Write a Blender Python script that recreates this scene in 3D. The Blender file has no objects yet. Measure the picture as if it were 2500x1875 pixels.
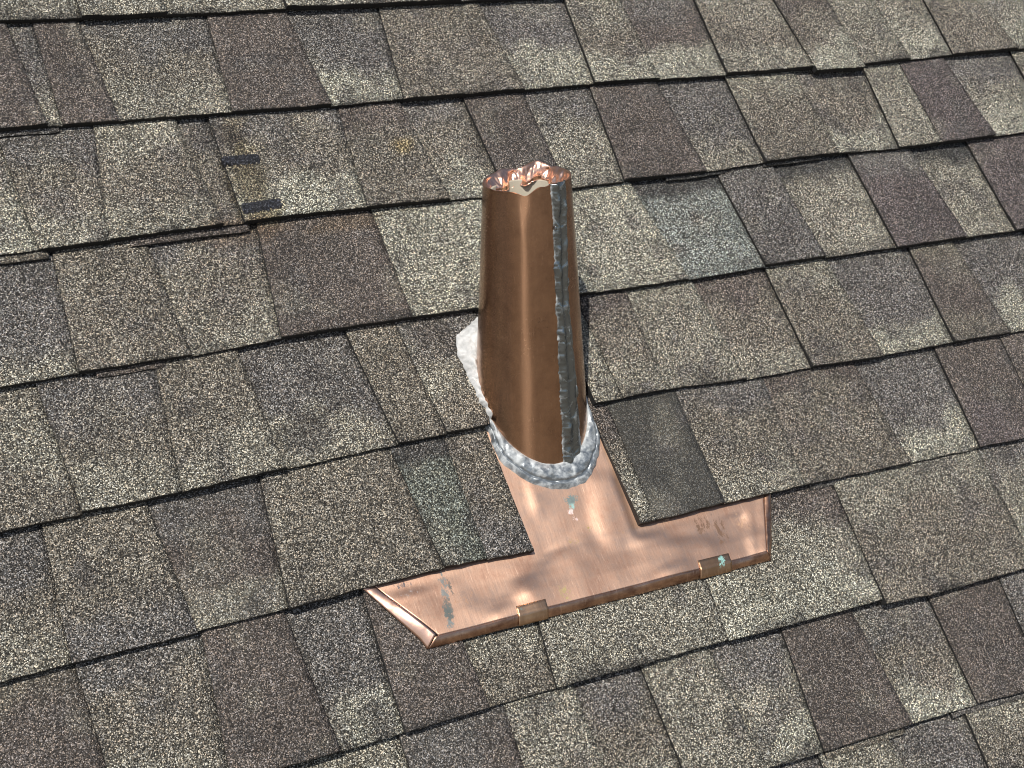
import bpy, math, random
from mathutils import Vector, Matrix, noise

# ------------------------------------------------------------------ camera, world, sun
scene = bpy.context.scene
SLOPE = math.radians(45.0)
ROOF_Z = 5.0                                   # height of the roof origin above the yard

cam_data = bpy.data.cameras.new('camera')
cam_data.lens = 36.0 * 3400 / 2500
cam_data.sensor_width = 36.0
cam_data.clip_start = 0.05
cam_data.clip_end = 3000.0
cam = bpy.data.objects.new('camera', cam_data)
scene.collection.objects.link(cam)
cam.location = (-0.60183, -1.14277, ROOF_Z + 0.76628)
cam.rotation_euler = (1.155939, -0.020122, -0.455331)
scene.camera = cam

SUN_DIR = Vector((-0.42, 0.32, 1.0)).normalized()            # in roof axes (across, up the slope, out of the roof)
ROOF_ROT = Matrix.Rotation(SLOPE, 3, 'X')
sun_world = ROOF_ROT @ SUN_DIR
elev = math.asin(sun_world.z)
azim = math.atan2(sun_world.x, sun_world.y)

world = bpy.data.worlds.new('World')
scene.world = world
world.use_nodes = True
wn = world.node_tree.nodes
wl = world.node_tree.links
wn.clear()
sky = wn.new('ShaderNodeTexSky')
sky.sky_type = 'NISHITA'
sky.sun_disc = False
sky.sun_elevation = elev
sky.sun_rotation = azim
sky.air_density = 1.0
sky.dust_density = 1.5
sky.ozone_density = 1.0
bg = wn.new('ShaderNodeBackground')
bg.inputs['Strength'].default_value = 0.10
wo = wn.new('ShaderNodeOutputWorld')
wl.new(sky.outputs[0], bg.inputs[0])
wl.new(bg.outputs[0], wo.inputs[0])

sun_data = bpy.data.lights.new('sun', 'SUN')
sun_data.energy = 4.4
sun_data.angle = math.radians(0.5)
sun_data.color = (1.0, 0.96, 0.89)
sun = bpy.data.objects.new('sun', sun_data)
scene.collection.objects.link(sun)
sun.rotation_euler = sun_world.to_track_quat('Z', 'Y').to_euler()
sun.location = (0, 0, ROOF_Z + 8)

scene.render.engine = 'CYCLES'
scene.cycles.filter_width = 1.05
scene.view_settings.view_transform = 'Standard'
scene.view_settings.look = 'None'
scene.view_settings.gamma = 1.0
scene.view_settings.exposure = 0.10
scene.view_settings.use_curve_mapping = False

# ------------------------------------------------------------------ traced roof layout (metres in roof axes)
# EDGES: butt edge of each course, points (across, up the slope)
# ROWS: first piece, then for each joint (across at butt, lean, kind, colour of the piece that follows)
EDGES = {
    'H': [(0.186, -0.2833), (0.2577, -0.2852), (0.3802, -0.2865), (0.4743, -0.2889), (0.5447, -0.2926)],
    'G': [(-0.2702, -0.1453), (-0.196, -0.1444), (-0.0812, -0.143), (0.0843, -0.1437), (0.1898, -0.1438), (0.2879, -0.1454), (0.4038, -0.1461), (0.4667, -0.1497), (0.6129, -0.1507)],
    'F': [(-0.5446, -0.0026), (-0.4793, -0.0005), (-0.3634, 0.0006), (-0.2678, 0.0023), (-0.1855, 0.0058), (-0.1032, 0.0065), (0.0, 0.0021), (0.1336, 0.0037), (0.2464, 0.0053), (0.3612, 0.005), (0.5181, 0.0025), (0.63, 0.0008), (0.7022, -0.0019)],
    'E': [(-0.5191, 0.1393), (-0.4574, 0.1403), (-0.3856, 0.1401), (-0.2572, 0.1456), (-0.145, 0.1488), (0.2246, 0.1524), (0.3355, 0.1471), (0.4313, 0.147), (0.5359, 0.1432), (0.6583, 0.1425), (0.779, 0.1401)],
    'D': [(-0.493, 0.284), (-0.416, 0.2853), (-0.2935, 0.2862), (-0.2038, 0.2906), (-0.1047, 0.2909), (0.2622, 0.2859), (0.4273, 0.2882), (0.5827, 0.2878), (0.6346, 0.2867), (0.7553, 0.2866), (0.8573, 0.2846)],
    'C': [(-0.4671, 0.4278), (-0.1992, 0.4326), (-0.1135, 0.4337), (0.0783, 0.4306), (0.2014, 0.4295), (0.2723, 0.4305), (0.3777, 0.429), (0.4856, 0.4328), (0.6065, 0.4348), (0.707, 0.4311), (0.7811, 0.4312), (0.9378, 0.4334)],
    'B': [(-0.4405, 0.5757), (-0.3751, 0.5753), (-0.3151, 0.5741), (-0.1881, 0.5732), (-0.0722, 0.5712), (0.0184, 0.5727), (0.1832, 0.5722), (0.281, 0.5729), (0.38, 0.5714), (0.4339, 0.5701), (0.7065, 0.5665), (0.8757, 0.5707), (1.0121, 0.5705)],
    'A': [(-0.4155, 0.7148), (-0.3269, 0.7119), (-0.185, 0.7103), (-0.0879, 0.7103), (0.0136, 0.7084)],
}
ROWS = {
    'H': ('TTT', [(-0.1886, -0.041, 's', 'GBB'), (-0.079, -0.002, 's', 'TTM'), (0.0054, -0.031, 'c', 'GMT'), (0.0894, -0.039, 's', 'TTT'), (0.1827, -0.087, 'c', 'GTL'), (0.2576, 0.067, 's', 'BBB'), (0.3799, -0.112, 'c', 'GML'), (0.4755, -0.013, 's', 'BBB'), (0.5781, 0.028, 's', 'GGG')]),
    'G': ('MBB', [(-0.4654, -0.085, 's', 'GMT'), (-0.3645, 0.047, 's', 'BBB'), (-0.2576, -0.118, 'c', 'GGL'), (-0.1897, -0.008, 's', 'BBB'), (-0.0978, -0.088, 'c', 'MTM'), (-0.0207, 0.063, 's', 'TTT'), (0.1912, 0.021, 's', 'BTL'), (0.4039, -0.0, 'o', 'TMM'), (0.636, -0.043, 's', 'GTL')]),
    'F': ('GMT', [(-0.4805, 0.001, 's', 'MMG'), (-0.3624, -0.125, 'c', 'GBT'), (-0.2703, 0.047, 's', 'MMM'), (-0.1027, -0.117, 's', 'KVV'), (-0.0535, -0.02, 's', 'MMG'), (-0.0001, -0.041, 'end', ''), (0.1339, -0.065, 'start', 'BMT'), (0.1538, -0.04, 's', 'DDD'), (0.2451, -0.034, 's', 'GMT'), (0.3588, 0.039, 's', 'BMM'), (0.5184, -0.112, 'c', 'GGL'), (0.6301, 0.024, 's', 'BBP')]),
    'E': ('MTM', [(-0.4425, -0.113, 's', 'GMT'), (-0.345, 0.033, 's', 'MMT'), (-0.2371, -0.11, 'c', 'GGT'), (-0.1111, -0.134, 's', 'MMM'), (-0.0552, -0.114, 's', 'GTM'), (-0.0048, 0.25, 'end', ''), (0.1296, 0.0, 'start', 'TTT'), (0.1661, -0.067, 's', 'BMT'), (0.2253, -0.003, 's', 'TTT'), (0.3366, -0.131, 'c', 'BMT'), (0.4332, -0.033, 's', 'TMM'), (0.5437, -0.133, 'c', 'GGL'), (0.6591, 0.011, 's', 'MBM'), (0.7555, -0.139, 'c', 'GGL')]),
    'D': ('GGT', [(-0.4166, 0.011, 's', 'MMM'), (-0.3024, -0.107, 'c', 'GMT'), (-0.204, 0.065, 's', 'BBB'), (-0.0527, -0.047, 's', 'LLL'), (0.1802, -0.033, 's', 'LLL'), (0.3101, -0.176, 'c', 'KUU'), (0.4255, -0.081, 's', 'GGG'), (0.5191, -0.126, 'c', 'KTT'), (0.6351, -0.05, 's', 'GPP'), (0.7545, -0.145, 'c', 'KTT'), (0.8419, -0.038, 's', 'PPP')]),
    'C': ('TTL', [(-0.4284, -0.104, 's', 'GMT'), (-0.356, 0.089, 's', 'TMT'), (-0.2336, -0.138, 'c', 'GMM'), (-0.21, -0.039, 's', 'GML'), (-0.0668, 0.035, 's', 'BMM'), (0.0364, -0.141, 'c', 'GML'), (0.1099, -0.066, 's', 'BBB'), (0.1908, -0.062, 'c', 'GTT'), (0.2727, 0.038, 's', 'BBB'), (0.3935, -0.124, 'c', 'GGT'), (0.4861, -0.017, 's', 'TMM'), (0.6062, -0.074, 'c', 'GML'), (0.7075, 0.051, 's', 'TTT'), (0.7824, -0.023, 's', 'PPP'), (0.8803, -0.129, 'c', 'GTL')]),
    'B': ('BBB', [(-0.3929, -0.118, 'c', 'GGT'), (-0.3759, -0.038, 's', 'BBB'), (-0.315, -0.121, 'c', 'GMT'), (-0.1889, 0.027, 's', 'BBB'), (-0.0712, -0.128, 'c', 'GGL'), (0.0197, 0.069, 's', 'MMM'), (0.1812, -0.125, 'c', 'GGL'), (0.2813, 0.049, 's', 'TML'), (0.377, -0.056, 'c', 'GBL'), (0.4822, 0.02, 's', 'TMT'), (0.6234, -0.111, 'o', 'BML'), (0.707, -0.067, 's', 'TTT'), (0.7951, -0.121, 'c', 'MTL'), (0.8743, 0.004, 's', 'TMM'), (1.001, -0.278, 'c', 'GTL')]),
    'A': ('TTT', [(-0.3284, -0.042, 's', 'TTT'), (-0.2325, -0.082, 'c', 'MMT'), (-0.09, -0.091, 's', 'TTT')]),
}
EXPOSURE = 0.1432
STEP = 0.0106            # each course lies this much above the one it laps

# ------------------------------------------------------------------ materials
def new_mat(name):
    m = bpy.data.materials.new(name)
    m.use_nodes = True
    nt = m.node_tree
    return m, nt, nt.nodes['Principled BSDF']

class N:
    """tiny helper to wire nodes"""
    def __init__(self, nt): self.nt = nt
    def n(self, t, **kw):
        o = self.nt.nodes.new(t)
        for k, v in kw.items(): setattr(o, k, v)
        return o
    def l(self, a, b): self.nt.links.new(a, b)
    def math(self, op, a, b=None, clamp=False):
        o = self.n('ShaderNodeMath', operation=op, use_clamp=clamp)
        for i, x in enumerate((a, b)):
            if x is None: continue
            if hasattr(x, 'links'): self.l(x, o.inputs[i])
            else: o.inputs[i].default_value = x
        return o.outputs[0]
    def mix(self, fac, a, b, blend='MIX'):
        o = self.n('ShaderNodeMix', data_type='RGBA', blend_type=blend)
        for s, x in ((o.inputs['Factor'], fac), (o.inputs[6], a), (o.inputs[7], b)):
            if hasattr(x, 'links'): self.l(x, s)
            elif isinstance(x, (tuple, list)): s.default_value = (*x, 1.0)[:4]
            else: s.default_value = x
        return o.outputs[2]
    def ramp(self, fac, stops, interp='LINEAR'):
        o = self.n('ShaderNodeValToRGB')
        cr = o.color_ramp; cr.interpolation = interp
        while len(cr.elements) < len(stops): cr.elements.new(0.5)
        for e, (p, c) in zip(cr.elements, stops):
            e.position = p
            e.color = (c, c, c, 1) if not isinstance(c, tuple) else (*c, 1)
        self.l(fac, o.inputs[0])
        return o.outputs[0]
    def noise(self, vec, scale, detail=3, rough=0.55, dist=0.0):
        o = self.n('ShaderNodeTexNoise')
        o.inputs['Scale'].default_value = scale
        o.inputs['Detail'].default_value = detail
        o.inputs['Roughness'].default_value = rough
        o.inputs['Distortion'].default_value = dist
        if vec is not None: self.l(vec, o.inputs['Vector'])
        return o.outputs['Fac']
    def mapping(self, vec, scale=(1, 1, 1), rot=(0, 0, 0), loc=(0, 0, 0)):
        o = self.n('ShaderNodeMapping')
        o.inputs['Scale'].default_value = scale
        o.inputs['Rotation'].default_value = rot
        o.inputs['Location'].default_value = loc
        self.l(vec, o.inputs['Vector'])
        return o.outputs[0]

def granule_material(name, attr=True, base=(0.17, 0.15, 0.13), scale=960.0, gloss=0.82, contrast=1.0):
    m, nt, b = new_mat(name)
    w = N(nt)
    tc = w.n('ShaderNodeTexCoord')
    oi = w.n('ShaderNodeObjectInfo')
    add = w.n('ShaderNodeVectorMath', operation='ADD')
    comb = w.n('ShaderNodeCombineXYZ')
    w.l(w.math('MULTIPLY', oi.outputs['Random'], 7.0), comb.inputs[2])
    w.l(tc.outputs['Object'], add.inputs[0]); w.l(comb.outputs[0], add.inputs[1])
    vec = add.outputs[0]
    v1 = w.n('ShaderNodeTexVoronoi', voronoi_dimensions='3D', feature='F1')
    v1.inputs['Scale'].default_value = scale
    w.l(vec, v1.inputs['Vector'])
    sep = w.n('ShaderNodeSeparateColor')
    w.l(v1.outputs['Color'], sep.inputs[0])
    if attr:
        at = w.n('ShaderNodeAttribute', attribute_name='tone')
        col = at.outputs['Color']
    else:
        rgb = w.n('ShaderNodeRGB'); rgb.outputs[0].default_value = (*base, 1)
        col = rgb.outputs[0]
    # every stone has its own brightness: dark ceramic ones, mid ones, a few pale ones
    def s(v): return 1.0 + (v - 1.0) * contrast
    val = w.ramp(sep.outputs[0], [(0.0, s(0.08) * 0.2), (0.34, s(0.30) * 0.2), (0.60, s(0.80) * 0.2), (0.82, s(1.9) * 0.2), (0.93, s(3.4) * 0.2), (1.0, s(5.0) * 0.2)])
    if attr: val = w.mix(at.outputs['Alpha'], (0.2, 0.2, 0.2), val)
    bright = w.mix(1.0, col, val, 'MULTIPLY')
    bright = w.mix(1.0, bright, (5.0, 5.0, 5.0), 'MULTIPLY')
    hue = w.ramp(sep.outputs[1], [(0.0, (0.93, 0.97, 1.05)), (0.4, (1.0, 1.0, 1.0)), (0.7, (1.05, 0.98, 0.86)), (1.0, (1.14, 0.98, 0.88))])
    c2 = w.mix(0.8, bright, hue, 'MULTIPLY')
    # darker joints between the stones and soft patches over hand-sized areas
    gap = w.ramp(v1.outputs['Distance'], [(0.0, 1.0), (0.55, 0.9), (0.85, 0.42)])
    c2 = w.mix(0.85, c2, gap, 'MULTIPLY')
    big = w.ramp(w.noise(vec, 26, 4, 0.6), [(0.30, 0.80), (0.55, 1.0), (0.75, 1.13)])
    c2 = w.mix(1.0, c2, big, 'MULTIPLY')
    w.l(c2, b.inputs['Base Color'])
    b.inputs['Roughness'].default_value = gloss
    b.inputs['Specular IOR Level'].default_value = 0.30
    bump = w.n('ShaderNodeBump')
    bump.inputs['Strength'].default_value = 0.9
    bump.inputs['Distance'].default_value = 0.0011
    hgt = w.math('SUBTRACT', 1.0, v1.outputs['Distance'])
    hgt = w.math('ADD', hgt, w.math('MULTIPLY', sep.outputs[2], 0.7))
    w.l(hgt, bump.inputs['Height'])
    w.l(bump.outputs[0], b.inputs['Normal'])
    return m

def asphalt_edge_material():
    m, nt, b = new_mat('asphalt_cut_edge')
    w = N(nt)
    tc = w.n('ShaderNodeTexCoord')
    f = w.noise(tc.outputs['Object'], 420, 3, 0.7)
    c = w.ramp(f, [(0.35, (0.008, 0.008, 0.008)), (0.6, (0.014, 0.013, 0.012)), (0.80, (0.045, 0.040, 0.034))])
    w.l(c, b.inputs['Base Color'])
    b.inputs['Roughness'].default_value = 0.85
    bp = w.n('ShaderNodeBump'); bp.inputs['Strength'].default_value = 0.7; bp.inputs['Distance'].default_value = 0.001
    w.l(f, bp.inputs['Height']); w.l(bp.outputs[0], b.inputs['Normal'])
    return m

def copper_material(name, bright, dark, mottling=0.5, rough=(0.26, 0.46), stain=False, aniso=0.0, brush=(1, 1, 1), fine=1.0, rolled=0.0, cloud=24):
    m, nt, b = new_mat(name)
    w = N(nt)
    tc = w.n('ShaderNodeTexCoord')
    vec = tc.outputs['Object']
    n1 = w.noise(vec, cloud, 6, 0.66, 0.8)
    n2 = w.noise(w.mapping(vec, loc=(3, 1, 7)), 150, 5, 0.7)
    n3 = w.noise(w.mapping(vec, scale=brush, loc=(0.3, 0.9, 0.1)), 60, 5, 0.7)        # drawn out along the sheet
    f = w.math('ADD', w.math('MULTIPLY', n1, 0.55), w.math('ADD', w.math('MULTIPLY', n2, 0.25), w.math('MULTIPLY', n3, 0.20)))
    f = w.ramp(f, [(0.5 - 0.17 / max(mottling, 0.05) * 0.5, 0.0), (0.5 + 0.17 / max(mottling, 0.05) * 0.5, 1.0)])
    col = w.mix(f, bright, dark)
    # tarnish specks
    sp = w.ramp(w.noise(w.mapping(vec, loc=(9, 4, 2)), 330, 3, 0.75), [(0.60, 0.0), (0.70, 1.0)])
    reg = w.ramp(w.noise(w.mapping(vec, loc=(1, 8, 3)), 30, 3, 0.6), [(0.45, 0.0), (0.65, 1.0)])
    spk = w.math('MULTIPLY', w.math('MULTIPLY', sp, reg), 0.65 * fine)
    col = w.mix(spk, col, (dark[0] * 0.35, dark[1] * 0.40, dark[2] * 0.40))
    # bright scratches
    sc = w.ramp(w.noise(w.mapping(vec, scale=(14, 0.7, 1), rot=(0, 0, 0.25), loc=(2, 2, 2)), 75, 2, 0.6), [(0.655, 0.0), (0.70, 1.0)])
    col = w.mix(w.math('MULTIPLY', sc, 0.55 * fine), col, (min(1, bright[0] * 1.2), min(1, bright[1] * 1.25), min(1, bright[2] * 1.3)))
    w.l(col, b.inputs['Base Color'])
    b.inputs['Metallic'].default_value = 1.0
    r = w.math('ADD', w.math('MULTIPLY', f, rough[1] - rough[0]), rough[0])
    r = w.math('ADD', r, w.math('MULTIPLY', spk, 0.25))
    w.l(r, b.inputs['Roughness'])
    if rolled:
        # fine rolling marks run up the slope, so the sheen spreads across it
        cx = w.n('ShaderNodeCombineXYZ'); cx.inputs[0].default_value = 1.0
        vt = w.n('ShaderNodeVectorTransform', vector_type='VECTOR', convert_from='OBJECT', convert_to='WORLD')
        w.l(cx.outputs[0], vt.inputs[0]); w.l(vt.outputs[0], b.inputs['Tangent'])
        b.inputs['Anisotropic'].default_value = rolled
    if aniso:
        b.inputs['Anisotropic'].default_value = aniso
        b.inputs['Anisotropic Rotation'].default_value = 0.25
        tg = w.n('ShaderNodeTangent', direction_type='RADIAL', axis='Z')
        w.l(tg.outputs[0], b.inputs['Tangent'])
    bp = w.n('ShaderNodeBump'); bp.inputs['Strength'].default_value = 0.25; bp.inputs['Distance'].default_value = 0.0006
    if aniso:
        # a burnished skin over duller metal: one drawn-out sheen, one soft
        d2 = w.n('ShaderNodeBsdfPrincipled')
        w.l(col, d2.inputs['Base Color']); d2.inputs['Metallic'].default_value = 1.0
        w.l(w.math('SUBTRACT', r, 0.04), d2.inputs['Roughness'])
        ms0 = w.n('ShaderNodeMixShader'); ms0.inputs[0].default_value = 0.50
        w.l(b.outputs[0], ms0.inputs[1]); w.l(d2.outputs[0], ms0.inputs[2])
        w.l(ms0.outputs[0], nt.nodes['Material Output'].inputs[0])
        w.l(bp.outputs[0], d2.inputs['Normal'])
    w.l(w.math('ADD', w.math('MULTIPLY', n3, 0.7), w.math('MULTIPLY', n2, 0.3)), bp.inputs['Height'])
    w.l(bp.outputs[0], b.inputs['Normal'])
    if stain:
        at = w.n('ShaderNodeAttribute', attribute_name='stain')
        nz = w.noise(w.mapping(vec, loc=(5, 5, 1), scale=(1.3, 0.7, 1)), 210, 6, 0.8)
        th = w.math('ADD', at.outputs['Alpha'], w.math('MULTIPLY', w.math('SUBTRACT', nz, 0.5), 2.4))
        mk = w.ramp(th, [(0.38, 0.0), (0.52, 1.0)])
        gate = w.ramp(at.outputs['Alpha'], [(0.02, 0.0), (0.22, 1.0)])
        mk = w.math('MULTIPLY', mk, gate)
        d = w.n('ShaderNodeBsdfPrincipled')
        sv = w.ramp(nz, [(0.3, 0.6), (0.7, 1.15)])
        w.l(w.mix(1.0, at.outputs['Color'], sv, 'MULTIPLY'), d.inputs['Base Color'])
        d.inputs['Roughness'].default_value = 0.7
        ms = w.n('ShaderNodeMixShader')
        w.l(mk, ms.inputs[0]); w.l(b.outputs[0], ms.inputs[1]); w.l(d.outputs[0], ms.inputs[2])
        w.l(ms.outputs[0], nt.nodes['Material Output'].inputs[0])
    return m

def solder_material(name, dark, pale, lo, hi, metal, rough, swirl=48):
    m, nt, b = new_mat(name)
    w = N(nt)
    tc = w.n('ShaderNodeTexCoord')
    vec = tc.outputs['Object']
    a = w.noise(vec, swirl, 4, 0.55, 2.2)
    c = w.noise(w.mapping(vec, loc=(4, 2, 6)), 260, 4, 0.7, 0.5)
    f = w.math('ADD', w.math('MULTIPLY', a, 0.7), w.math('MULTIPLY', c, 0.3))
    pa = w.n('ShaderNodeAttribute', attribute_name='pale')
    f2 = w.math('ADD', f, pa.outputs['Fac'])
    k = w.ramp(f2, [(lo, 0.0), (hi, 1.0)])
    w.l(w.mix(k, dark, pale), b.inputs['Base Color'])
    w.l(w.math('MULTIPLY', w.math('SUBTRACT', 1.0, k), metal), b.inputs['Metallic'])
    w.l(w.math('ADD', w.math('MULTIPLY', k, 0.3), rough), b.inputs['Roughness'])
    bp = w.n('ShaderNodeBump'); bp.inputs['Strength'].default_value = 0.30; bp.inputs['Distance'].default_value = 0.0015
    w.l(f, bp.inputs['Height']); w.l(bp.outputs[0], b.inputs['Normal'])
    return m

def plain_material(name, col, rough, scale=60, vary=0.25, spec=0.4, bump=0.2):
    m, nt, b = new_mat(name)
    w = N(nt)
    tc = w.n('ShaderNodeTexCoord')
    f = w.noise(tc.outputs['Object'], scale, 5, 0.6)
    v = w.ramp(f, [(0.3, 1 - vary), (0.7, 1.0)])
    w.l(w.mix(1.0, col, v, 'MULTIPLY'), b.inputs['Base Color'])
    b.inputs['Roughness'].default_value = rough
    b.inputs['Specular IOR Level'].default_value = spec
    bp = w.n('ShaderNodeBump'); bp.inputs['Strength'].default_value = bump; bp.inputs['Distance'].default_value = 0.002
    w.l(f, bp.inputs['Height']); w.l(bp.outputs[0], b.inputs['Normal'])
    return m

M_GRAN = granule_material('shingle_granules')
M_EDGE = asphalt_edge_material()
M_DECK = granule_material('deck_granules', attr=False, base=(0.15, 0.135, 0.12))
M_SLEEVE = copper_material('aged_brown_copper', (0.56, 0.335, 0.215), (0.32, 0.18, 0.11), 0.55, (0.20, 0.27), aniso=1.0, brush=(1, 1, 0.12), fine=1.0)
M_PLATE = copper_material('rubbed_copper', (0.84, 0.54, 0.37), (0.42, 0.25, 0.175), 0.95, (0.31, 0.43), stain=True, brush=(5, 0.5, 1), rolled=0.55, cloud=15)
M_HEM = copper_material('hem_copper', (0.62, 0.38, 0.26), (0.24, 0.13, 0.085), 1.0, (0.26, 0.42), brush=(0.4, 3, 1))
M_LIP = copper_material('bright_copper', (0.82, 0.54, 0.41), (0.60, 0.35, 0.245), 0.6, (0.28, 0.40))
M_CLIP = copper_material('clip_copper', (0.62, 0.40, 0.25), (0.36, 0.22, 0.13), 0.9, (0.32, 0.45), stain=True)
M_SEAM = solder_material('dark_solder', (0.20, 0.215, 0.22), (0.40, 0.42, 0.42), 0.54, 0.76, 0.9, 0.26, 30)
M_COLLAR = solder_material('oxidised_solder', (0.20, 0.22, 0.235), (0.45, 0.47, 0.47), 0.42, 0.66, 0.6, 0.36, 40)
M_SEALANT = plain_material('white_sealant', (0.60, 0.60, 0.585), 0.6, 110, 0.35, 0.4, 0.9)
M_PVC = plain_material('beige_pvc', (0.40, 0.365, 0.285), 0.55, 40, 0.15)
M_TAR = granule_material('tar', attr=False, base=(0.022, 0.023, 0.028), gloss=0.5, scale=760)
M_GROUND = plain_material('dry_lawn', (0.21, 0.175, 0.125), 0.95, 0.6, 0.5)

# ------------------------------------------------------------------ mesh helpers
col = scene.collection
def mesh_obj(name, verts, faces, mats, parent=None, midx=None, smooth=True, matrix=None):
    me = bpy.data.meshes.new(name)
    me.from_pydata([tuple(v) for v in verts], [], faces)
    for mt in (mats if isinstance(mats, (list, tuple)) else [mats]): me.materials.append(mt)
    if midx: me.polygons.foreach_set('material_index', midx)
    me.polygons.foreach_set('use_smooth', [smooth] * len(me.polygons))
    me.update()
    o = bpy.data.objects.new(name, me)
    col.objects.link(o)
    if parent: o.parent = parent
    if matrix is not None: o.matrix_local = matrix
    return o

def grid_faces(nu, nv, off=0, wrap=False):
    f = []
    for j in range(nv - 1):
        for i in range(nu if wrap else nu - 1):
            a = off + j * nu + i; b = off + j * nu + (i + 1) % nu
            f.append((a, b, b + nu, a + nu))
    return f

def sheet(name, pts, nu, nv, mat, parent, thick, normal=None, smooth=True):
    """a grid of points given a real thickness along -normal (or a per-point direction)"""
    n = nu * nv
    v = [Vector(x) for x in pts]
    nn = normal if callable(normal) else (lambda k: Vector(normal))
    v += [v[k] - nn(k) * thick for k in range(n)]
    f = grid_faces(nu, nv)
    f += [tuple(reversed([x + n for x in q])) for q in grid_faces(nu, nv)]
    ring = [i for i in range(nu)] + [j * nu + nu - 1 for j in range(1, nv)] + [(nv - 1) * nu + i for i in range(nu - 2, -1, -1)] + [j * nu for j in range(nv - 2, 0, -1)]
    for a, b in zip(ring, ring[1:] + ring[:1]): f.append((b, a, a + n, b + n))
    return mesh_obj(name, v, f, mat, parent, smooth=smooth)

def interp(x, pts):
    if x <= pts[0][0]: return pts[0][1]
    for (a, b), (c, d) in zip(pts, pts[1:]):
        if x <= c: return b + (d - b) * (x - a) / (c - a)
    return pts[-1][1]
def sstep(a, b, x):
    t = min(1, max(0, (x - a) / (b - a))); return t * t * (3 - 2 * t)
def nz(x, y, z=0.0): return noise.noise(Vector((x, y, z)))

# ------------------------------------------------------------------ yard and roof deck
g = mesh_obj('ground', [(-400, -400, 0), (400, -400, 0), (400, 400, 0), (-400, 400, 0)], [(0, 1, 2, 3)], M_GROUND)
g['kind'] = 'structure'

DECK = -0.024
roof = mesh_obj('roof', [(-4, -3.2, DECK), (5, -3.2, DECK), (5, 2.8, DECK), (-4, 2.8, DECK),
                         (-4, -3.2, DECK - 0.02), (5, -3.2, DECK - 0.02), (5, 2.8, DECK - 0.02), (-4, 2.8, DECK - 0.02)],
                [(0, 1, 2, 3), (7, 6, 5, 4), (0, 4, 5, 1), (1, 5, 6, 2), (2, 6, 7, 3), (3, 7, 4, 0)], M_DECK, smooth=False)
roof['kind'] = 'structure'
roof.location = (0, 0, ROOF_Z)
roof.rotation_euler = (SLOPE, 0, 0)

# ------------------------------------------------------------------ shingles
TONES = {
    'T': (0.216, 0.206, 0.170), 'L': (0.270, 0.265, 0.218), 'M': (0.164, 0.150, 0.124),
    'G': (0.136, 0.129, 0.120), 'B': (0.115, 0.100, 0.089), 'P': (0.112, 0.097, 0.093),
    'D': (0.072, 0.070, 0.063), 'K': (0.070, 0.069, 0.066), 'U': (0.190, 0.204, 0.186), 'V': (0.128, 0.138, 0.118),
}
# weathering marks on the roof: centre, half sizes, turn, colour, strength
MARKS = [
    (-0.192, 0.482, 0.020, 0.040, 0.06, (0.105, 0.090, 0.058), 0.85),
    (-0.186, 0.440, 0.024, 0.010, 0.00, (0.17, 0.145, 0.085), 0.70),
    (-0.199, 0.545, 0.016, 0.022, 0.10, (0.055, 0.047, 0.037), 0.85),
    (-0.185, 0.528, 0.020, 0.008, 0.00, (0.19, 0.165, 0.10), 0.55),
    (-0.190, 0.562, 0.020, 0.006, 0.00, (0.18, 0.155, 0.10), 0.60),
    (-0.215, 0.425, 0.060, 0.012, 0.00, (0.14, 0.10, 0.065), 0.55),
    (-0.090, 0.420, 0.050, 0.010, 0.05, (0.15, 0.11, 0.07), 0.45),
    (-0.205, 0.195, 0.016, 0.011, 0.50, (0.060, 0.055, 0.050), 0.70),
    (-0.175, 0.200, 0.024, 0.006, 0.55, (0.050, 0.046, 0.042), 0.75),
    (-0.228, 0.185, 0.016, 0.007, 0.20, (0.060, 0.055, 0.050), 0.60),
    (-0.025, 0.270, 0.018, 0.020, 0.30, (0.070, 0.062, 0.056), 0.60),
    (0.000, 0.510, 0.016, 0.012, 0.30, (0.26, 0.19, 0.06), 0.45),
    (0.125, 0.090, 0.016, 0.070, -0.10, (0.075, 0.066, 0.056), 0.45),
]
PALE_BELOW = {}
rng = random.Random(11)

def tone_at(code, t, u, v, seed):
    k = nz(u * 17, v * 17, seed) * 0.30 + nz(u * 55, v * 55, seed + 9) * 0.14
    tt = t + k
    top, mid, bot = (Vector(TONES[c]) for c in code)
    if code[0] == 'K':
        c = mid.lerp(bot, 1 - sstep(0.15, 0.6, tt))
        c = c.lerp(top, sstep(0.78, 0.90, t + k * 0.35))
    else:
        c = bot.lerp(mid, sstep(0.20, 0.42, tt)).lerp(top, sstep(0.60, 0.86, tt))
    c = c * (1.0 + 0.16 * nz(u * 9, v * 9, seed + 3) + 0.10 * nz(u * 70, v * 70, seed))
    # sparse worn patches where the darker underlayer shows
    wv = nz(u * 32, v * 32, seed + 21)
    c = c.lerp(Vector((0.105, 0.098, 0.092)), 0.65 * sstep(0.22, 0.55, wv))
    c = c.lerp(Vector(TONES['T']), 0.40 * sstep(0.28, 0.6, nz(u * 26, v * 26, seed + 40)))
    # granules rubbed off along the butt
    rub = sstep(0.02, 0.5, nz(u * 14, v * 5, seed + 60) + 0.35 * nz(u * 60, v * 60, seed)) * (1 - sstep(0.02, 0.10, t + 0.10 * nz(u * 40, v * 40, seed + 2)))
    c = c.lerp(Vector((0.055, 0.052, 0.048)), 0.8 * rub)
    for mu, mv, su, sv, a, mc, st in MARKS:
        du, dv = u - mu, v - mv
        if abs(du) > 0.09 or abs(dv) > 0.09: continue
        x = du * math.cos(a) + dv * math.sin(a); y = -du * math.sin(a) + dv * math.cos(a)
        d = math.sqrt((x / su) ** 2 + (y / sv) ** 2) + 0.35 * nz(u * 120, v * 120, 5)
        c = c.lerp(Vector(mc), st * (1 - sstep(0.75, 1.15, d)))
    return c

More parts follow.
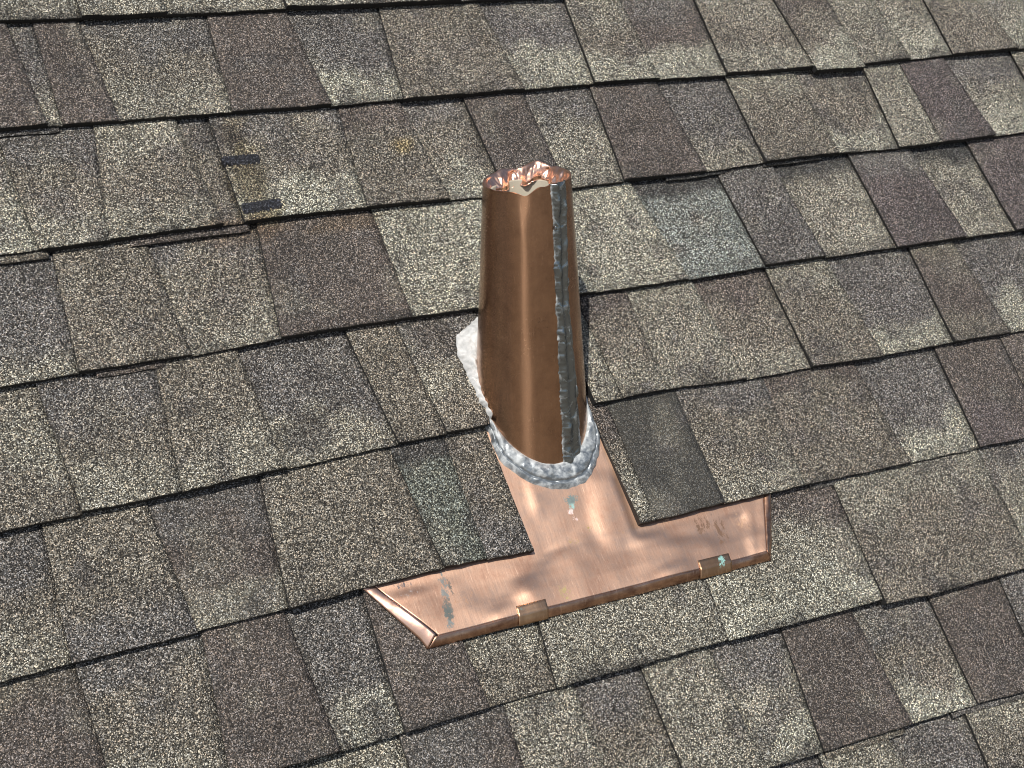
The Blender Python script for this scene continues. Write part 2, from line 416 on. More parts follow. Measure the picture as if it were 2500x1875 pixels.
def shingle(edge, next_edge, L, Rr, code, kind, lift, seed, drop=0.0):
    """one piece of a course: butt on `edge`, sides on the joints L and Rr, head tucked under `next_edge`"""
    (u0, k0), (u1, k1) = L, Rr
    width = u1 - u0
    nu = max(4, int(width / 0.009) + 2)
    tooth = kind != 'c'
    thick = 0.0096 if tooth else 0.0066
    n0 = (0.0018 if tooth else -0.0016) + lift
    ts = [0.0, 0.004, 0.010] + [0.010 + (1.24 - 0.010) * (i / 17.0) for i in range(1, 18)]
    nv = len(ts)
    curl = 0.0012 * nz(u0 * 7, seed)
    rc = random.Random(int(seed * 1000))
    cl, cr = (rc.choice((0, 0, 0.0012, 0.0026)) if tooth else 0.0), (rc.choice((0, 0, 0.0010, 0.0022)) if tooth else 0.0)
    V, C = [], []
    for j, t in enumerate(ts):
        for i in range(nu):
            s = i / (nu - 1)
            ub = u0 + width * s
            vb = interp(ub, edge) - drop
            head = interp(ub, next_edge)
            v = vb + t * (head - vb)
            if j < 2: v += (0.0010 * nz(ub * 170, seed * 1.7) + 0.0007 * nz(ub * 42, seed)) * (1 - 0.5 * j)
            if j == 0: pass
            k = k0 + (k1 - k0) * s
            u = ub + k * (v - vb)
            if i in (0, nu - 1): u += 0.0006 * nz(v * 150, seed + i) + 0.0004 * nz(v * 50, seed + i)
            n = n0 - STEP * t + 0.0005 * nz(u * 22, v * 22, seed) + curl * (1 - t) ** 2
            n += (cl * max(0, 1 - s * width / 0.05) ** 2 + cr * max(0, 1 - (1 - s) * width / 0.05) ** 2) * max(0, 1 - t / 0.4) ** 2
            if j == 0: n -= 0.0011
            if j == 1: n -= 0.0003
            if i in (0, nu - 1): n -= 0.0006
            V.append(Vector((u, v, n)))
            C.append(tone_at(code, t, u, v, seed))
    faces = grid_faces(nu, nv)
    mi = [0] * len(faces)
    ring = [i for i in range(nu)] + [j * nu + nu - 1 for j in range(1, nv)] + [(nv - 1) * nu + i for i in range(nu - 2, -1, -1)] + [j * nu for j in range(nv - 2, 0, -1)]
    base = len(V)
    for q in ring:
        V.append(V[q] - Vector((0, -0.0006 if q < nu else 0, thick + 0.0005 * nz(V[q].x * 200, V[q].y * 200, seed)))); C.append(Vector((0.02, 0.02, 0.02)))
    m = len(ring)
    for a in range(m):
        b_ = (a + 1) % m
        faces.append((ring[b_], ring[a], base + a, base + b_)); mi.append(1)
    faces.append(tuple(base + a for a in range(m - 1, -1, -1))); mi.append(1)
    o = mesh_obj('shingle', V, faces, [M_GRAN, M_EDGE], roof, mi)
    ca = o.data.color_attributes.new('tone', 'FLOAT_COLOR', 'POINT')
    buf = []
    for c in C: buf += [max(0.01, c.x), max(0.01, c.y), max(0.01, c.z), 0.55 if code[1] == 'D' else (0.85 if code[1] in 'BP' else 1.0)]
    ca.data.foreach_set('color', buf)
    # side and butt faces stay crisp
    o.data.polygons.foreach_set('use_smooth', [x == 0 for x in mi])
    return o

U_MIN, U_MAX = -0.86, 1.36
order = 'HGFEDCBA'
def flat_edge(v): return [(-2.0, v), (2.0, v)]
all_edges = [flat_edge(-0.572), flat_edge(-0.430)] + [EDGES[c] for c in order] + [flat_edge(0.856), flat_edge(0.999), flat_edge(1.142)]
all_rows = [None, None] + [ROWS[c] for c in order] + [None, None]

def random_joints(u_from, u_to, r):
    out, u, tooth = [], u_from, True
    while u < u_to:
        out.append((u, r.uniform(-0.02, 0.04) if tooth else -0.125, 's' if tooth else 'c',
                    r.choice(['BBB', 'MMM', 'TMM', 'TTT', 'BBM', 'MBB']) if tooth else r.choice(['GGL', 'GMT', 'GGT', 'GTL'])))
        u += r.uniform(0.085, 0.16) if tooth else r.uniform(0.06, 0.11)
        tooth = not tooth
    return out

for ri, (edge, row) in enumerate(zip(all_edges, all_rows)):
    nxt = all_edges[ri + 1]
    r = random.Random(100 + ri)
    if row is None:
        joints = random_joints(U_MIN + r.uniform(0, 0.1), U_MAX, r)
    else:
        first, js = row
        left = random_joints(U_MIN + r.uniform(0, 0.08), js[0][0] - 0.10, r)
        gap0 = js[0][0] - left[-1][0]
        left[-1] = (js[0][0] - min(0.14, gap0), left[-1][1], 'c' if js[0][2] == 's' else 's', first)
        joints = left + js + [x for x in random_joints(js[-1][0] + 0.11, U_MAX, r)]
    prev_tooth_lift = 0.0
    for k, (u, lean, kind, code) in enumerate(joints):
        if kind == 'end': continue
        nu_, nl = (joints[k + 1][0], joints[k + 1][1]) if k + 1 < len(joints) else (u + 0.1, lean)
        lift = 0.0
        if kind in ('s', 'o', 'start') and k and joints[k - 1][2] in ('s', 'o', 'start') and prev_tooth_lift == 0.0 and not (row is ROWS['G'] and -0.3 < u < 0.45): lift = 0.0014
        prev_tooth_lift = lift
        if kind == 'o': lift += 0.0022
        if row is ROWS['F'] and -0.30 < u < 0.32: lift += 0.0022
        lift += r.uniform(-0.0003, 0.0009)
        shingle(edge, nxt, (u, lean), (nu_ + 0.0002, nl), code, kind, lift, 3.7 * ri + 0.61 * k, drop=0.007 if kind == 'o' else (r.uniform(-0.0009, 0.0009) if kind != 'start' and nu_ != -0.0001 else 0.0))

# the lower ply of some shingles peeps out below the butt
def backing(edge, u0, u1, out, tone, seed):
    nu_ = max(6, int((u1 - u0) / 0.006))
    P_ = []
    for j in range(5):
        for i in range(nu_):
            u = u0 + (u1 - u0) * i / (nu_ - 1)
            ve = interp(u, edge)
            v = ve - out + (out + 0.012) * j / 4
            if j == 0: v += 0.0012 * nz(u * 130, seed) + 0.0009 * nz(u * 40, seed)
            P_.append((u, v, 0.0032 - STEP * (1 + (v - ve) / EXPOSURE) + 0.0016 - (0.0006 if j == 0 else 0)))
    o = sheet('shingle_backing', P_, nu_, 5, M_GRAN, roof, 0.0032, (0, 0, 1))
    o.data.materials.append(M_EDGE)
    n_top = (nu_ - 1) * 4
    o.data.polygons.foreach_set('material_index', [0 if k < n_top else 1 for k in range(len(o.data.polygons))])
    o.data.polygons.foreach_set('use_smooth', [k < n_top for k in range(len(o.data.polygons))])
    ca = o.data.color_attributes.new('tone', 'FLOAT_COLOR', 'POINT')
    ca.data.foreach_set('color', [*TONES[tone], 0.9] * len(o.data.vertices))
for c_, u0_, u1_, out_, tn in (('C', -0.335, -0.205, 0.0080, 'B'), ('C', -0.47, -0.420, 0.0075, 'M'), ('C', 0.335, 0.425, 0.0042, 'K'), ('C', 0.485, 0.580, 0.0040, 'K'),
                               ('H', 0.262, 0.372, 0.0085, 'M'), ('H', 0.44, 0.56, 0.0070, 'G'), ('F', 0.37, 0.50, 0.0060, 'G'), ('B', -0.50, -0.38, 0.0060, 'G'), ('D', -0.40, -0.33, 0.0060, 'B')):
    backing(EDGES[c_], u0_, u1_, out_, tn, u0_ * 31)

# hand-wide smears of exposed tar on one shingle
def tar_strip(pts, half):
    nu, nv = 64, 9
    P = []
    for j in range(nv):
        for i in range(nu):
            s = i / (nu - 1); w = j / (nv - 1) * 2 - 1
            u = pts[0][0] + (pts[1][0] - pts[0][0]) * s
            vc = pts[0][1] + (pts[1][1] - pts[0][1]) * s
            end = math.sqrt(max(0.0, 1 - (2 * s - 1) ** 20))
            hw = half * (0.30 + 0.70 * end) * (1 + 0.45 * nz(u * 330, w > 0, 3) + 0.35 * nz(u * 900, w > 0, 7))
            v = vc + w * hw
            t = (vc - 0.432) / EXPOSURE
            n = 0.0018 - STEP * ((v - 0.432) / EXPOSURE) + 0.0008 + 0.0012 * (1 - w ** 4) * end + 0.0006 * nz(u * 420, v * 420, 2)
            P.append((u + 0.002 * nz(w * 3, s > 0.5, 8) * (2 * s - 1), v, n))
    return sheet('tar_strip', P, nu, nv, M_TAR, roof, 0.0025, (0, 0, 1))
tar_strip([(-0.2155, 0.5131), (-0.1723, 0.5122)], 0.0066)
tar_strip([(-0.2090, 0.4485), (-0.1631, 0.4508)], 0.0074)

# ------------------------------------------------------------------ copper pipe flashing
BASE = Vector((0.0592, 0.1843, 0.0))
AX = Vector((-0.04645, 0.70634, 0.70634)).normalized()
E1 = Vector((0.99784, 0.06562, 0.0)).normalized()
E2 = Vector((0.04635, -0.70482, 0.70787)).normalized()
R0, TAPER, HGT = 0.0620, 0.0632, 0.2439

fl = bpy.data.objects.new('pipe_flashing', None)
col.objects.link(fl)
fl.empty_display_size = 0.05
fl.location = Vector((0, 0, ROOF_Z)) + ROOF_ROT @ BASE
fl.rotation_euler = (SLOPE, 0, 0)
fl['label'] = 'brown copper tapered pipe sleeve with soldered seam and flat copper flange on the shingle roof'
fl['category'] = 'pipe flashing'

def cone_pt(th, h, out=0.0):
    """point on the sleeve in roof axes relative to BASE; th in radians, 90 degrees faces down the slope"""
    r = R0 - TAPER * h + out
    return AX * h + (E1 * math.cos(th) + E2 * math.sin(th)) * r
def cone_floor(th, n):
    """height along the axis where the sleeve meets the level n above the roof plane"""
    h = 0.0
    for _ in range(12):
        r = R0 - TAPER * h
        h = (n - r * (E1.z * math.cos(th) + E2.z * math.sin(th))) / AX.z
    return h
SL = Matrix((E1, -E2, AX)).transposed().to_4x4()       # local frame of the sleeve: z along its axis
def loc(p): return Vector((p.dot(E1), -p.dot(E2), p.dot(AX)))

def rim_h(th):
    """the crimped mouth is not level"""
    d = math.degrees(th) % 360
    def b(c, w): return math.exp(-((((d - c + 180) % 360 - 180) / w) ** 2))
    return HGT + 0.0035 * math.cos(th - math.radians(27)) - 0.0056 * b(121, 10) + 0.0016 * b(104, 7) + 0.0024 * b(84, 20) \
        + 0.0052 * b(312, 14) - 0.0012 * b(285, 12) + 0.0015 * b(262, 10) + 0.0012 * nz(math.cos(th) * 5, math.sin(th) * 5, 4)

NT, NH = 144, 60
V = []
for j in range(NH):
    for i in range(NT):
        th = 2 * math.pi * i / NT
        lo = cone_floor(th, -0.016)
        hi = rim_h(th)
        s = j / (NH - 1)
        h = lo + (hi - lo) * s
        dent = 0.0007 * nz(math.cos(th) * 2.0, math.sin(th) * 2.0, h * 4) + 0.0002 * nz(math.cos(th) * 5, math.sin(th) * 5, h * 14)
        # pinched flat near the mouth
        pin = -0.0012 * math.exp(-(((math.degrees(th) % 360 - 126) / 12.0) ** 2)) * sstep(0.86, 1.0, s)
        V.append(loc(cone_pt(th, h, dent + pin)))
F = grid_faces(NT, NH, wrap=True)
# inside skin so that the sheet has a real thickness
off = len(V)
for k in range(off):
    p = V[k]; rr = math.hypot(p.x, p.y)
    V.append(Vector((p.x * (rr - 0.0009) / rr, p.y * (rr - 0.0009) / rr, p.z)))
F += [tuple(x + off for x in reversed(q)) for q in grid_faces(NT, NH, wrap=True)]
mesh_obj('sleeve', V, F, M_SLEEVE, fl, matrix=SL)

# crumpled lip turned down into the pipe
NL = 20
V = []
ftab = [rng.uniform(-1, 1) for _ in range(40)]
def fold(th, q):
    x = ((th / (2 * math.pi)) % 1.0) * 14.0
    k = int(x) % 14
    a = (1 if k % 2 else -1) * (0.55 + 0.45 * abs(ftab[k]))
    b_ = (1 if (k + 1) % 2 else -1) * (0.55 + 0.45 * abs(ftab[(k + 1) % 14]))
    w_ = x - int(x) + 0.18 * ftab[k + 14] * math.sin(math.pi * (x - int(x)))
    return a + (b_ - a) * w_                     # creased pleats, not waves
NT2 = 340
for j in range(NL):
    s = j / (NL - 1)
    for i in range(NT2):
        th = 2 * math.pi * i / NT2
        hi = rim_h(th)
        rim_r = R0 - TAPER * hi
        pin = -0.0012 * math.exp(-(((math.degrees(th) % 360 - 126) / 12.0) ** 2))
        depth = 0.0185 + 0.0032 * fold(th + 1.3, 0)
        h = hi + 0.0006 * math.sin(min(1, s * 6) * math.pi) - depth * s ** 1.15
        r = rim_r + pin - 0.0004 - (0.0105 * min(1, s * 1.25) ** 0.8) * (1 + 0.25 * fold(th + 2.2, 0))
        amp = sstep(0.02, 0.35, s)
        r += amp * (0.0038 * fold(th + 0.25 * s, 0) + 0.0016 * nz(math.cos(th) * 6, math.sin(th) * 6, s * 2.2) + 0.0004 * abs(nz(math.cos(th) * 20, math.sin(th) * 20, s * 3)))
        h += amp * 0.0012 * nz(math.cos(th) * 14, math.sin(th) * 14, s * 4 + 8)
        V.append(Vector((r * math.cos(th), -r * math.sin(th), h)))
F = [tuple(reversed(q)) for q in grid_faces(NT2, NL, wrap=True)]
off = len(V)
for k in range(off):
    p = V[k]; rr = math.hypot(p.x, p.y)
    V.append(Vector((p.x * (rr + 0.0006) / rr, p.y * (rr + 0.0006) / rr, p.z - 0.0003)))
F += [tuple(x + off for x in q) for q in grid_faces(NT2, NL, wrap=True)]
F += [((NL - 1) * NT2 + i, (NL - 1) * NT2 + (i + 1) % NT2, off + (NL - 1) * NT2 + (i + 1) % NT2, off + (NL - 1) * NT2 + i) for i in range(NT2)]
lip = mesh_obj('crimped_lip', V, F, M_LIP, fl, matrix=SL, smooth=True)
lip['label'] = 'bright crumpled copper lip folded into the pipe mouth'

# solder run down the side seam
SEAM_L = [(-0.062, 88.5), (-0.0578, 88.1), (-0.002, 87.2), (0.0603, 87.6), (0.1128, 87.8), (0.1742, 87.5), (0.2171, 86.4), (0.2453, 88.0)]
SEAM_R = [(-0.062, 60.0), (-0.0572, 62.1), (-0.0113, 62.4), (0.0529, 64.0), (0.1079, 68.9), (0.1693, 65.9), (0.2404, 60.7)]
ns, nh = 22, 330
P, NRM, PALE = [], [], []
def add_pale(o, vals):
    at = o.data.attributes.new('pale', 'FLOAT', 'POINT')
    at.data.foreach_set('value', [vals[k % len(vals)] for k in range(len(o.data.vertices))])
for j in range(nh):
    h = -0.072 + (rim_h(math.radians(75)) + 0.0726) * j / (nh - 1)
    a0 = interp(h, SEAM_R); a1 = interp(h, SEAM_L)
    a0 += 2.2 * nz(h * 60, 1.3) + 1.2 * nz(h * 190, 2.2)
    a1 += 1.5 * nz(h * 75, 7.3) + 1.3 * nz(h * 230, 5.2) + 0.8 * nz(h * 500, 3.1)
    for i in range(ns):
        s = i / (ns - 1)
        th = math.radians(a0 + (a1 - a0) * s)
        prof = max(0.0, 1 - (2 * s - 1) ** 4) ** 0.6
        PALE.append(0.16 * math.exp(-((1 - s) / 0.06) ** 2) + 0.10 * math.exp(-(s / 0.05) ** 2) + 0.10 * math.exp(-(((h * 23 + 0.35 * math.sin(s * 3)) % 1.0 - 1.0) / 0.10) ** 2) - 0.04)
        lump = 0.75 + 0.9 * nz(h * 55, 3.1) + 0.35 * nz(h * 150, 6.4)
        lump2 = 0.75 + 0.9 * nz(h * 48, 8.8) + 0.35 * nz(h * 130, 1.4)
        bead = 0.0011 + 0.0030 * max(0.25, lump) * math.exp(-(((s - 0.74 + 0.06 * nz(h * 40, 2)) / 0.15) ** 2)) \
            + 0.0022 * max(0.2, lump2) * math.exp(-(((s - 0.26 + 0.06 * nz(h * 40, 9)) / 0.13) ** 2)) + 0.0008 * nz(h * 60, s * 2.2, 4)
        # overlapping tongues where the iron was lifted
        bead += 0.0007 * ((h * 23 + 0.35 * math.sin(s * 3)) % 1.0)
        out = 0.0002 + prof * max(0.0004, bead)
        P.append(cone_pt(th, h, out))
        NRM.append((E1 * math.cos(th) + E2 * math.sin(th)))
seam = sheet('solder_seam', P, ns, nh, M_SEAM, fl, 0.0022, lambda k: NRM[k])
add_pale(seam, PALE)
seam['label'] = 'dark grey lumpy solder run down the sleeve seam'
# longer frozen drips on the seam
for h0, a, ln, w_ in ((0.146, 70.5, 0.010, 0.0022), (0.118, 72.0, 0.012, 0.0018), (0.163, 84, 0.006, 0.0018), (0.088, 72.5, 0.013, 0.0016), (0.020, 66, 0.014, 0.0020), (0.205, 85, 0.005, 0.0016)):
    V, NRM2 = [], []
    for j in range(14):
        for i in range(10):
            t = j / 13; s = i / 9 * 2 - 1
            ww = w_ * (0.25 + 0.75 * math.sin(math.pi * min(1, t * 0.9 + 0.08)) ** 0.7) * (1.25 - 0.6 * t)
            h = h0 - ln * (1 - t)
            th = math.radians(a) + s * ww / 0.055
            V.append(cone_pt(th, h, 0.0016 + 0.0022 * math.sqrt(max(0, 1 - s * s)) * math.sin(math.pi * (0.06 + 0.88 * t)) ** 0.5))
            NRM2.append(E1 * math.cos(th) + E2 * math.sin(th))
    sheet('solder_drip', V, 10, 14, M_SEAM, seam, 0.002, lambda k: NRM2[k])

# flange plate lying on the shingles
def plate_l(v): return interp(v, [(-0.060, -0.1300), (0.0024, -0.1762), (0.04, -0.2035), (0.18, -0.2035)])
def plate_r(v): return interp(v, [(-0.060, 0.2752), (0.0016, 0.3035), (0.04, 0.3200), (0.18, 0.3200)])
# soft creases stamped into the sheet by hand: ends, height, half width, fall-off
CREASES = [((-0.068, -0.058), (-0.020, -0.028), 0.0016, 0.013, 0.040), ((-0.030, -0.033), (0.065, 0.008), 0.0022, 0.014, 0.036),
           ((0.088, -0.002), (0.098, 0.070), 0.0024, 0.018, 0.050), ((0.110, -0.060), (0.170, -0.046), 0.0014, 0.010, 0.040),
           ((0.125, -0.012), (0.215, -0.032), 0.0018, 0.012, 0.030), ((0.255, -0.060), (0.272, -0.010), 0.0020, 0.008, 0.030), ((0.020, 0.045), (0.022, 0.080), 0.0014, 0.008, 0.030)]
def plate_n(u, v):
    n = interp(v, [(-0.0605, 0.0042), (-0.04, 0.0016), (-0.02, -0.0020), (0.0, -0.0046), (0.18, -0.0105)])
    bow = math.exp(-((v + 0.030) / 0.032) ** 2)
    hidden = sstep(-0.014, -0.002, v) * (1 - sstep(0.004, 0.016, u) * sstep(0.004, 0.016, 0.136 - u))
    w = bow * (0.0030 * nz(u * 10 + 2, v * 10, 3) + 0.0012 * nz(u * 24, v * 24, 8)) + 0.0005 * nz(u * 34, v * 34, 12)
    for (x0, y0), (x1, y1), amp, wd, fall in CREASES:
        dx, dy = x1 - x0, y1 - y0
        ln = math.hypot(dx, dy)
        al = ((u - x0) * dx + (v - y0) * dy) / ln
        d = ((u - x0) * dy - (v - y0) * dx) / ln          # positive to the right of the crease
        endw = sstep(-0.015, 0.010, al) * sstep(-0.015, 0.010, ln - al)
        w += amp * endw * sstep(-wd, wd, d) * math.exp(-max(0.0, d) / fall)
    n += w * (1 - hidden)
    n += 0.0014 * sstep(plate_r(v) - 0.014, plate_r(v), u) * (1 - sstep(-0.02, 0.0, v) * 0.6)
    n += 0.0012 * math.exp(-(((u - 0.150) / 0.03) ** 2 + ((v + 0.055) / 0.012) ** 2)) + 0.0010 * math.exp(-(((u + 0.052) / 0.02) ** 2 + ((v + 0.052) / 0.01) ** 2))
    return n
STAINS = [  # u, v, half u, half v, colour, strength
    (0.0665, 0.0495, 0.0075, 0.0062, (0.16, 0.20, 0.19), 0.80), (0.0650, 0.0425, 0.0040, 0.0042, (0.30, 0.46, 0.42), 0.75),
    (0.0605, 0.036, 0.0032, 0.0035, (0.74, 0.56, 0.52), 0.55), (0.0650, 0.0275, 0.0045, 0.0022, (0.74, 0.56, 0.52), 0.5), (0.0615, 0.031, 0.003, 0.003, (0.74, 0.56, 0.52), 0.5),
    (-0.1058, -0.006, 0.0040, 0.012, (0.19, 0.185, 0.17), 0.55), (-0.1075, -0.018, 0.0045, 0.009, (0.20, 0.20, 0.185), 0.65), (-0.1085, -0.030, 0.0050, 0.011, (0.15, 0.135, 0.115), 0.65),
    (-0.1115, -0.040, 0.0058, 0.011, (0.11, 0.12, 0.11), 0.80), (-0.1140, -0.052, 0.0050, 0.006, (0.19, 0.20, 0.19), 0.70), (-0.100, -0.012, 0.002, 0.016, (0.11, 0.10, 0.085), 0.5),
    (0.2060, -0.012, 0.0030, 0.012, (0.15, 0.085, 0.052), 0.62), (0.2130, -0.012, 0.0032, 0.013, (0.15, 0.085, 0.052), 0.66), (0.2200, -0.010, 0.0028, 0.010, (0.16, 0.09, 0.055), 0.60),
    (0.2300, -0.022, 0.0036, 0.018, (0.15, 0.085, 0.052), 0.66), (0.2375, -0.020, 0.0030, 0.017, (0.16, 0.09, 0.055), 0.62), (0.2260, -0.034, 0.0028, 0.012, (0.16, 0.09, 0.055), 0.55), (0.170, 0.002, 0.008, 0.006, (0.42, 0.26, 0.16), 0.4),
    (-0.090, -0.030, 0.020, 0.012, (0.36, 0.20, 0.12), 0.34), (0.262, -0.020, 0.014, 0.020, (0.40, 0.24, 0.15), 0.34), (0.110, 0.000, 0.010, 0.010, (0.34, 0.20, 0.12), 0.30),
    (0.075, 0.014, 0.006, 0.004, (0.32, 0.22, 0.08), 0.42), (0.052, 0.004, 0.008, 0.005, (0.34, 0.22, 0.10), 0.40), (0.020, -0.050, 0.009, 0.010, (0.36, 0.28, 0.12), 0.45), (-0.150, 0.000, 0.012, 0.004, (0.10, 0.09, 0.10), 0.5),
    (-0.145, -0.010, 0.016, 0.008, (0.30, 0.24, 0.22), 0.30), (-0.125, -0.042, 0.010, 0.010, (0.30, 0.20, 0.14), 0.32),
]
nu, nv = 190, 92
P, ST = [], []
for j in range(nv):
    v = -0.0605 + 0.2405 * (j / (nv - 1)) ** 1.15
    for i in range(nu):
        u = plate_l(v) + (plate_r(v) - plate_l(v)) * i / (nu - 1)
        P.append(Vector((u, v, plate_n(u, v))) - BASE)
        a, c = 0.0, Vector((0.2, 0.2, 0.2))
        for su, sv, hu, hv, sc, st in STAINS:
            d = ((u - su) / hu) ** 2 + ((v - sv) / hv) ** 2
            if d < 4:
                w_ = st * math.exp(-d * 0.9)
                if w_ > a: a, c = w_, Vector(sc)
        ST.append((c.x, c.y, c.z, a))
plate = sheet('flange_plate', P, nu, nv, M_PLATE, fl, 0.0007, (0, 0, 1))
def add_stain(o, st, n):
    ca = o.data.color_attributes.new('stain', 'FLOAT_COLOR', 'POINT')
    buf = []
    for k in range(len(o.data.vertices)): buf += list(st[k % n])
    ca.data.foreach_set('color', buf)
add_stain(plate, ST, nu * nv)

# turned-down hems round the plate
def strip(name, a_fn, b_fn, n_along, mat, bulge, normal, seed, n_across=7):
    pts = []
    for j in range(n_across):
        t = j / (n_across - 1)
        for i in range(n_along):
            s = i / (n_along - 1)
            a, b_ = Vector(a_fn(s)), Vector(b_fn(s))
            p = a.lerp(b_, t) + Vector(normal) * (bulge * math.sin(math.pi * t) + 0.0004 * nz(s * 9, t * 1.2, seed) + 0.00012 * nz(s * 45, t * 2, seed))
            pts.append(p - BASE)
    return sheet(name, list(pts), n_along, n_across, mat, fl, 0.0008, normal)
def front_a(s):
    u = -0.1339 + (0.2758 + 0.1339) * s
    return (u, -0.0606, plate_n(u, -0.0605) + 0.0003)
def front_b(s):
    u = -0.1433 + (0.2809 + 0.1433) * s
    return (u, -0.0704, -0.0018)
# order the rows so that the outside faces down the slope
strip('front_hem', front_b, front_a, 150, M_HEM, 0.0012, Vector((0, -0.55, 0.83)), 3)
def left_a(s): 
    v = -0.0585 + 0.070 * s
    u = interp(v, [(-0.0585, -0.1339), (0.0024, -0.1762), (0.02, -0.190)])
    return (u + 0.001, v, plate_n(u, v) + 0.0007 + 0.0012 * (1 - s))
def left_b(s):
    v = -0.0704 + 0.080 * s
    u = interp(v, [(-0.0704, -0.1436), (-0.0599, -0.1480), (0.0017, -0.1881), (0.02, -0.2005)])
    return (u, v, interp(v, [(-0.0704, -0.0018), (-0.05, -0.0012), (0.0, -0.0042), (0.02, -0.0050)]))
strip('side_hem', left_a, left_b, 50, M_LIP, 0.0010, Vector((-0.35, -0.15, 0.92)), 5)  # paler copper than the other hems: sunlight on this side put into the colour
def right_b(s):
    v = -0.0612 + 0.072 * s
    u = interp(v, [(-0.0612, 0.2752), (0.0016, 0.3035), (0.02, 0.3118)])
    return (u - 0.0005, v, plate_n(u, v) + 0.0005)
def right_a(s):
    v = -0.0697 + 0.080 * s
    u = interp(v, [(-0.0697, 0.2809), (0.0014, 0.3127), (0.02, 0.321)])
    return (u, v, interp(v, [(-0.0697, -0.0018), (-0.05, 0.0), (0.0, -0.0035), (0.02, -0.0045)]))
strip('side_hem', right_a, right_b, 50, M_HEM, 0.0016, Vector((0.35, -0.15, 0.92)), 6)

# two straps that hold the front hem down
def clip(u0, u1, skew, label, stains):
    prof = [(-0.0512, None, 0.0005), (-0.0545, None, 0.0007), (-0.0585, None, 0.0009), (-0.0612, 0.0050, 0), (-0.0632, 0.0040, 0), (-0.0665, 0.0022, 0), (-0.0700, 0.0004, 0), (-0.0716, -0.0012, 0)]
    nu_ = 18
    pts, st = [], []
    for v, n, add in reversed(prof):
        for i in range(nu_):
            u = u0 + (u1 - u0) * i / (nu_ - 1) + skew * (v + 0.0512)
            nn = (plate_n(u, v) + add) if n is None else n + 0.0009 + max(0, plate_n(u, -0.0605) - 0.0042)
            pts.append(Vector((u, v, nn + 0.0002 * nz(u * 150, v * 150, 4))) - BASE)
            a, c = 0.0, (0.2, 0.2, 0.2)
            for su, sv, hu, hv, sc, sg in stains:
                d = ((u - su) / hu) ** 2 + ((v - sv) / hv) ** 2
                w_ = sg * math.exp(-d * 0.9)
                if w_ > a: a, c = w_, sc
            st.append((*c, a))
    o = sheet('clip', pts, nu_, len(prof), M_CLIP, fl, 0.0009, (0, -0.4, 0.9))
    o['label'] = label
    add_stain(o, st, nu_ * len(prof))
clip(-0.0391, -0.0047, 0.09, 'plain brown copper strap over the front hem', [(-0.034, -0.056, 0.005, 0.004, (0.13, 0.15, 0.13), 0.5)])
clip(0.1865, 0.2284, 0.14, 'copper strap with a green patina spot on the front hem', [(0.2165, -0.0565, 0.0036, 0.0050, (0.26, 0.48, 0.43), 0.85), (0.2145, -0.0615, 0.0030, 0.003, (0.26, 0.46, 0.41), 0.75)])

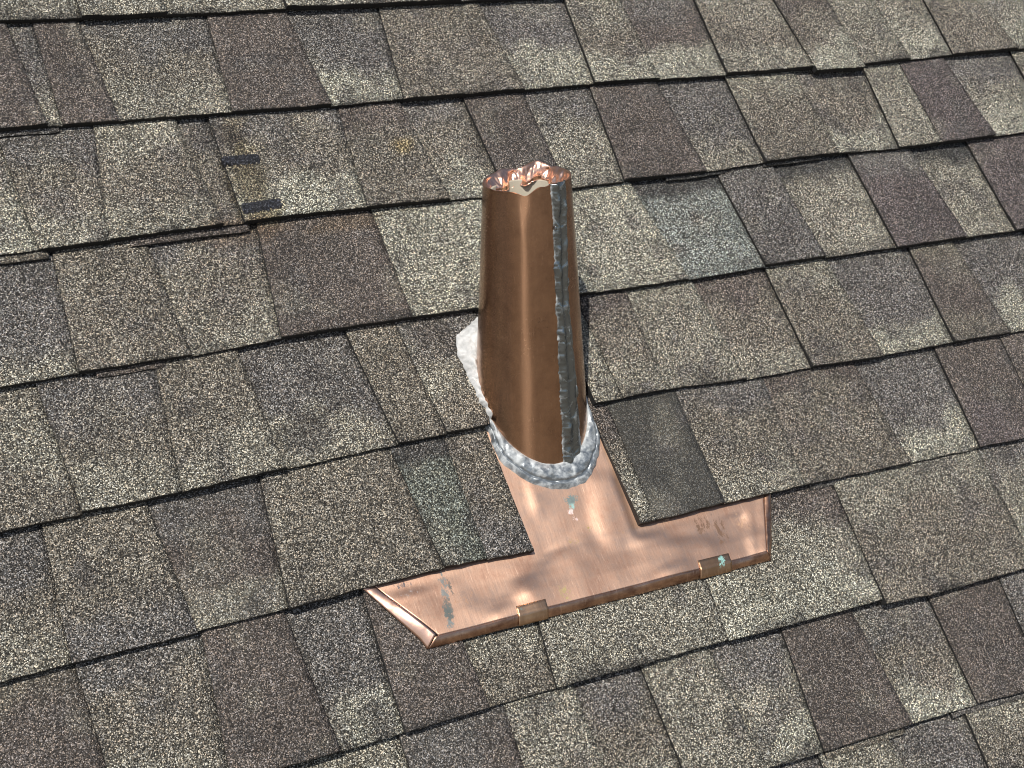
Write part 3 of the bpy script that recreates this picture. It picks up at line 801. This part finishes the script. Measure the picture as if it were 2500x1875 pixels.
# solder collar and white sealant round the foot of the sleeve
def foot_radius(psi, n):
    """distance from BASE to the sleeve along direction psi in the plane at height n"""
    lo_, hi_ = 0.0, 0.2
    d = Vector((math.cos(psi), math.sin(psi), 0))
    for _ in range(40):
        m_ = 0.5 * (lo_ + hi_)
        p = d * m_ + Vector((0, 0, n))
        h = p.dot(AX)
        if (p - AX * h).length < R0 - TAPER * h: lo_ = m_
        else: hi_ = m_
    return lo_
def collar(name, outer, n_in, n_out, mat, ns_, bulge, lump, seed, groove=0.0, nr=18, taper=False):
    pol = sorted((math.atan2(v - BASE.y, u - BASE.x) % (2 * math.pi), math.hypot(u - BASE.x, v - BASE.y)) for u, v in outer)
    a0, a1 = pol[0][0], pol[-1][0]
    pts, pal = [], []
    for j in range(nr):
        t = j / (nr - 1)
        for i in range(ns_):
            psi = a0 + (a1 - a0) * i / (ns_ - 1)
            endf = sstep(0, 0.06, i / (ns_ - 1)) * sstep(0, 0.06, 1 - i / (ns_ - 1))
            ro = interp(psi, pol) + 0.0026 * nz(psi * 4, seed) + 0.0018 * nz(psi * 15, seed + 4)
            ri = foot_radius(psi, n_in) - 0.0012
            ro = max(ro, foot_radius(psi, n_out) + 0.002)
            r_ = ri + (ro - ri) * t
            nin = n_out + 0.002 + (n_in - n_out - 0.002) * (endf if taper else 1.0)
            if taper: ri = foot_radius(psi, nin) - 0.0015
            r_ = ri + (ro - ri) * t
            n = nin + (n_out - nin) * (t ** 1.4)
            x, y = math.cos(psi) * r_, math.sin(psi) * r_
            k = math.sin(math.pi * min(1, t * 1.0)) ** 0.6
            ps = (psi * 5.2 + 0.5 * math.sin(t * 2.5 + seed)) % 1.0
            n += endf * k * (bulge + 0.45 * lump * math.sin(math.pi * ps) + lump * nz(x * 75, y * 75, seed) + 0.55 * lump * nz(x * 170, y * 170, seed + 2) + 0.30 * lump * abs(nz(x * 300, y * 300, seed + 5)))
            if groove: n -= groove * math.exp(-(((t - 0.68 - 0.03 * nz(psi * 8, seed)) / 0.045) ** 2))
            if t > 0.97: n = n_out - 0.002
            pts.append(Vector((x, y, n)))
            pal.append(0.12 * math.exp(-((t - 0.02) / 0.07) ** 2) + 0.10 * math.exp(-((1 - t) / 0.06) ** 2) - 0.20 * math.exp(-(((t - 0.68 - 0.03 * nz(psi * 8, seed)) / 0.04) ** 2)) + 0.22 * sstep(3.3, 3.0, psi) + 0.16 * sstep(3.95, 3.3, psi))
    o = sheet(name, pts, ns_, nr, mat, fl, 0.003, (0, 0, 1))
    add_pale(o, pal)
    return o
COLLAR_OUT = [(-0.0060, 0.162), (-0.0026, 0.1423), (-0.0005, 0.1087), (0.018, 0.086), (0.0484, 0.0638), (0.0734, 0.0621), (0.0905, 0.0649), (0.1014, 0.0706), (0.1192, 0.0964), (0.1273, 0.1145), (0.1248, 0.1312), (0.1245, 0.1499), (0.1250, 0.170)]
# angles: keep the run that passes in front of the sleeve
collar('solder_collar', COLLAR_OUT, 0.0005, -0.0080, M_COLLAR, 190, 0.0034, 0.0022, 2.0, groove=0.0022, nr=26)
SEAL_OUT = [(0.030, 0.2850), (0.0209, 0.2787), (0.004, 0.2700), (-0.0065, 0.2645), (-0.0133, 0.2457), (-0.0115, 0.2223), (-0.0081, 0.1924), (-0.0068, 0.1698), (-0.004, 0.150)]
seal = collar('sealant', SEAL_OUT, 0.0060, -0.0065, M_SEALANT, 140, 0.0022, 0.0050, 6.0, nr=26, taper=True)
seal['label'] = 'white lumpy sealant smeared against the uphill side of the sleeve'

# ------------------------------------------------------------------ plastic vent pipe inside the sleeve
NTP = 64
V = []
ro, ri, top, bot = 0.0405, 0.0372, HGT - 0.0125, -0.10
for r_, h in ((ro, bot), (ro, top - 0.001), (ro - 0.0008, top), (ri + 0.0006, top), (ri, top - 0.001), (ri, bot)):
    for i in range(NTP):
        th = 2 * math.pi * i / NTP
        V.append((r_ * math.cos(th), r_ * math.sin(th), h))
F = grid_faces(NTP, 6, wrap=True) + [tuple(5 * NTP + (i + 1) % NTP if k == 0 else (5 * NTP + i if k == 1 else (i if k == 2 else (i + 1) % NTP)) for k in range(4)) for i in range(NTP)]
vp = mesh_obj('vent_pipe', V, F, M_PVC)
vp.matrix_world = Matrix.Translation(Vector((0, 0, ROOF_Z)) + ROOF_ROT @ BASE) @ ROOF_ROT.to_4x4() @ SL
vp['label'] = 'beige plastic pipe just visible inside the crumpled copper mouth'
vp['category'] = 'pipe'
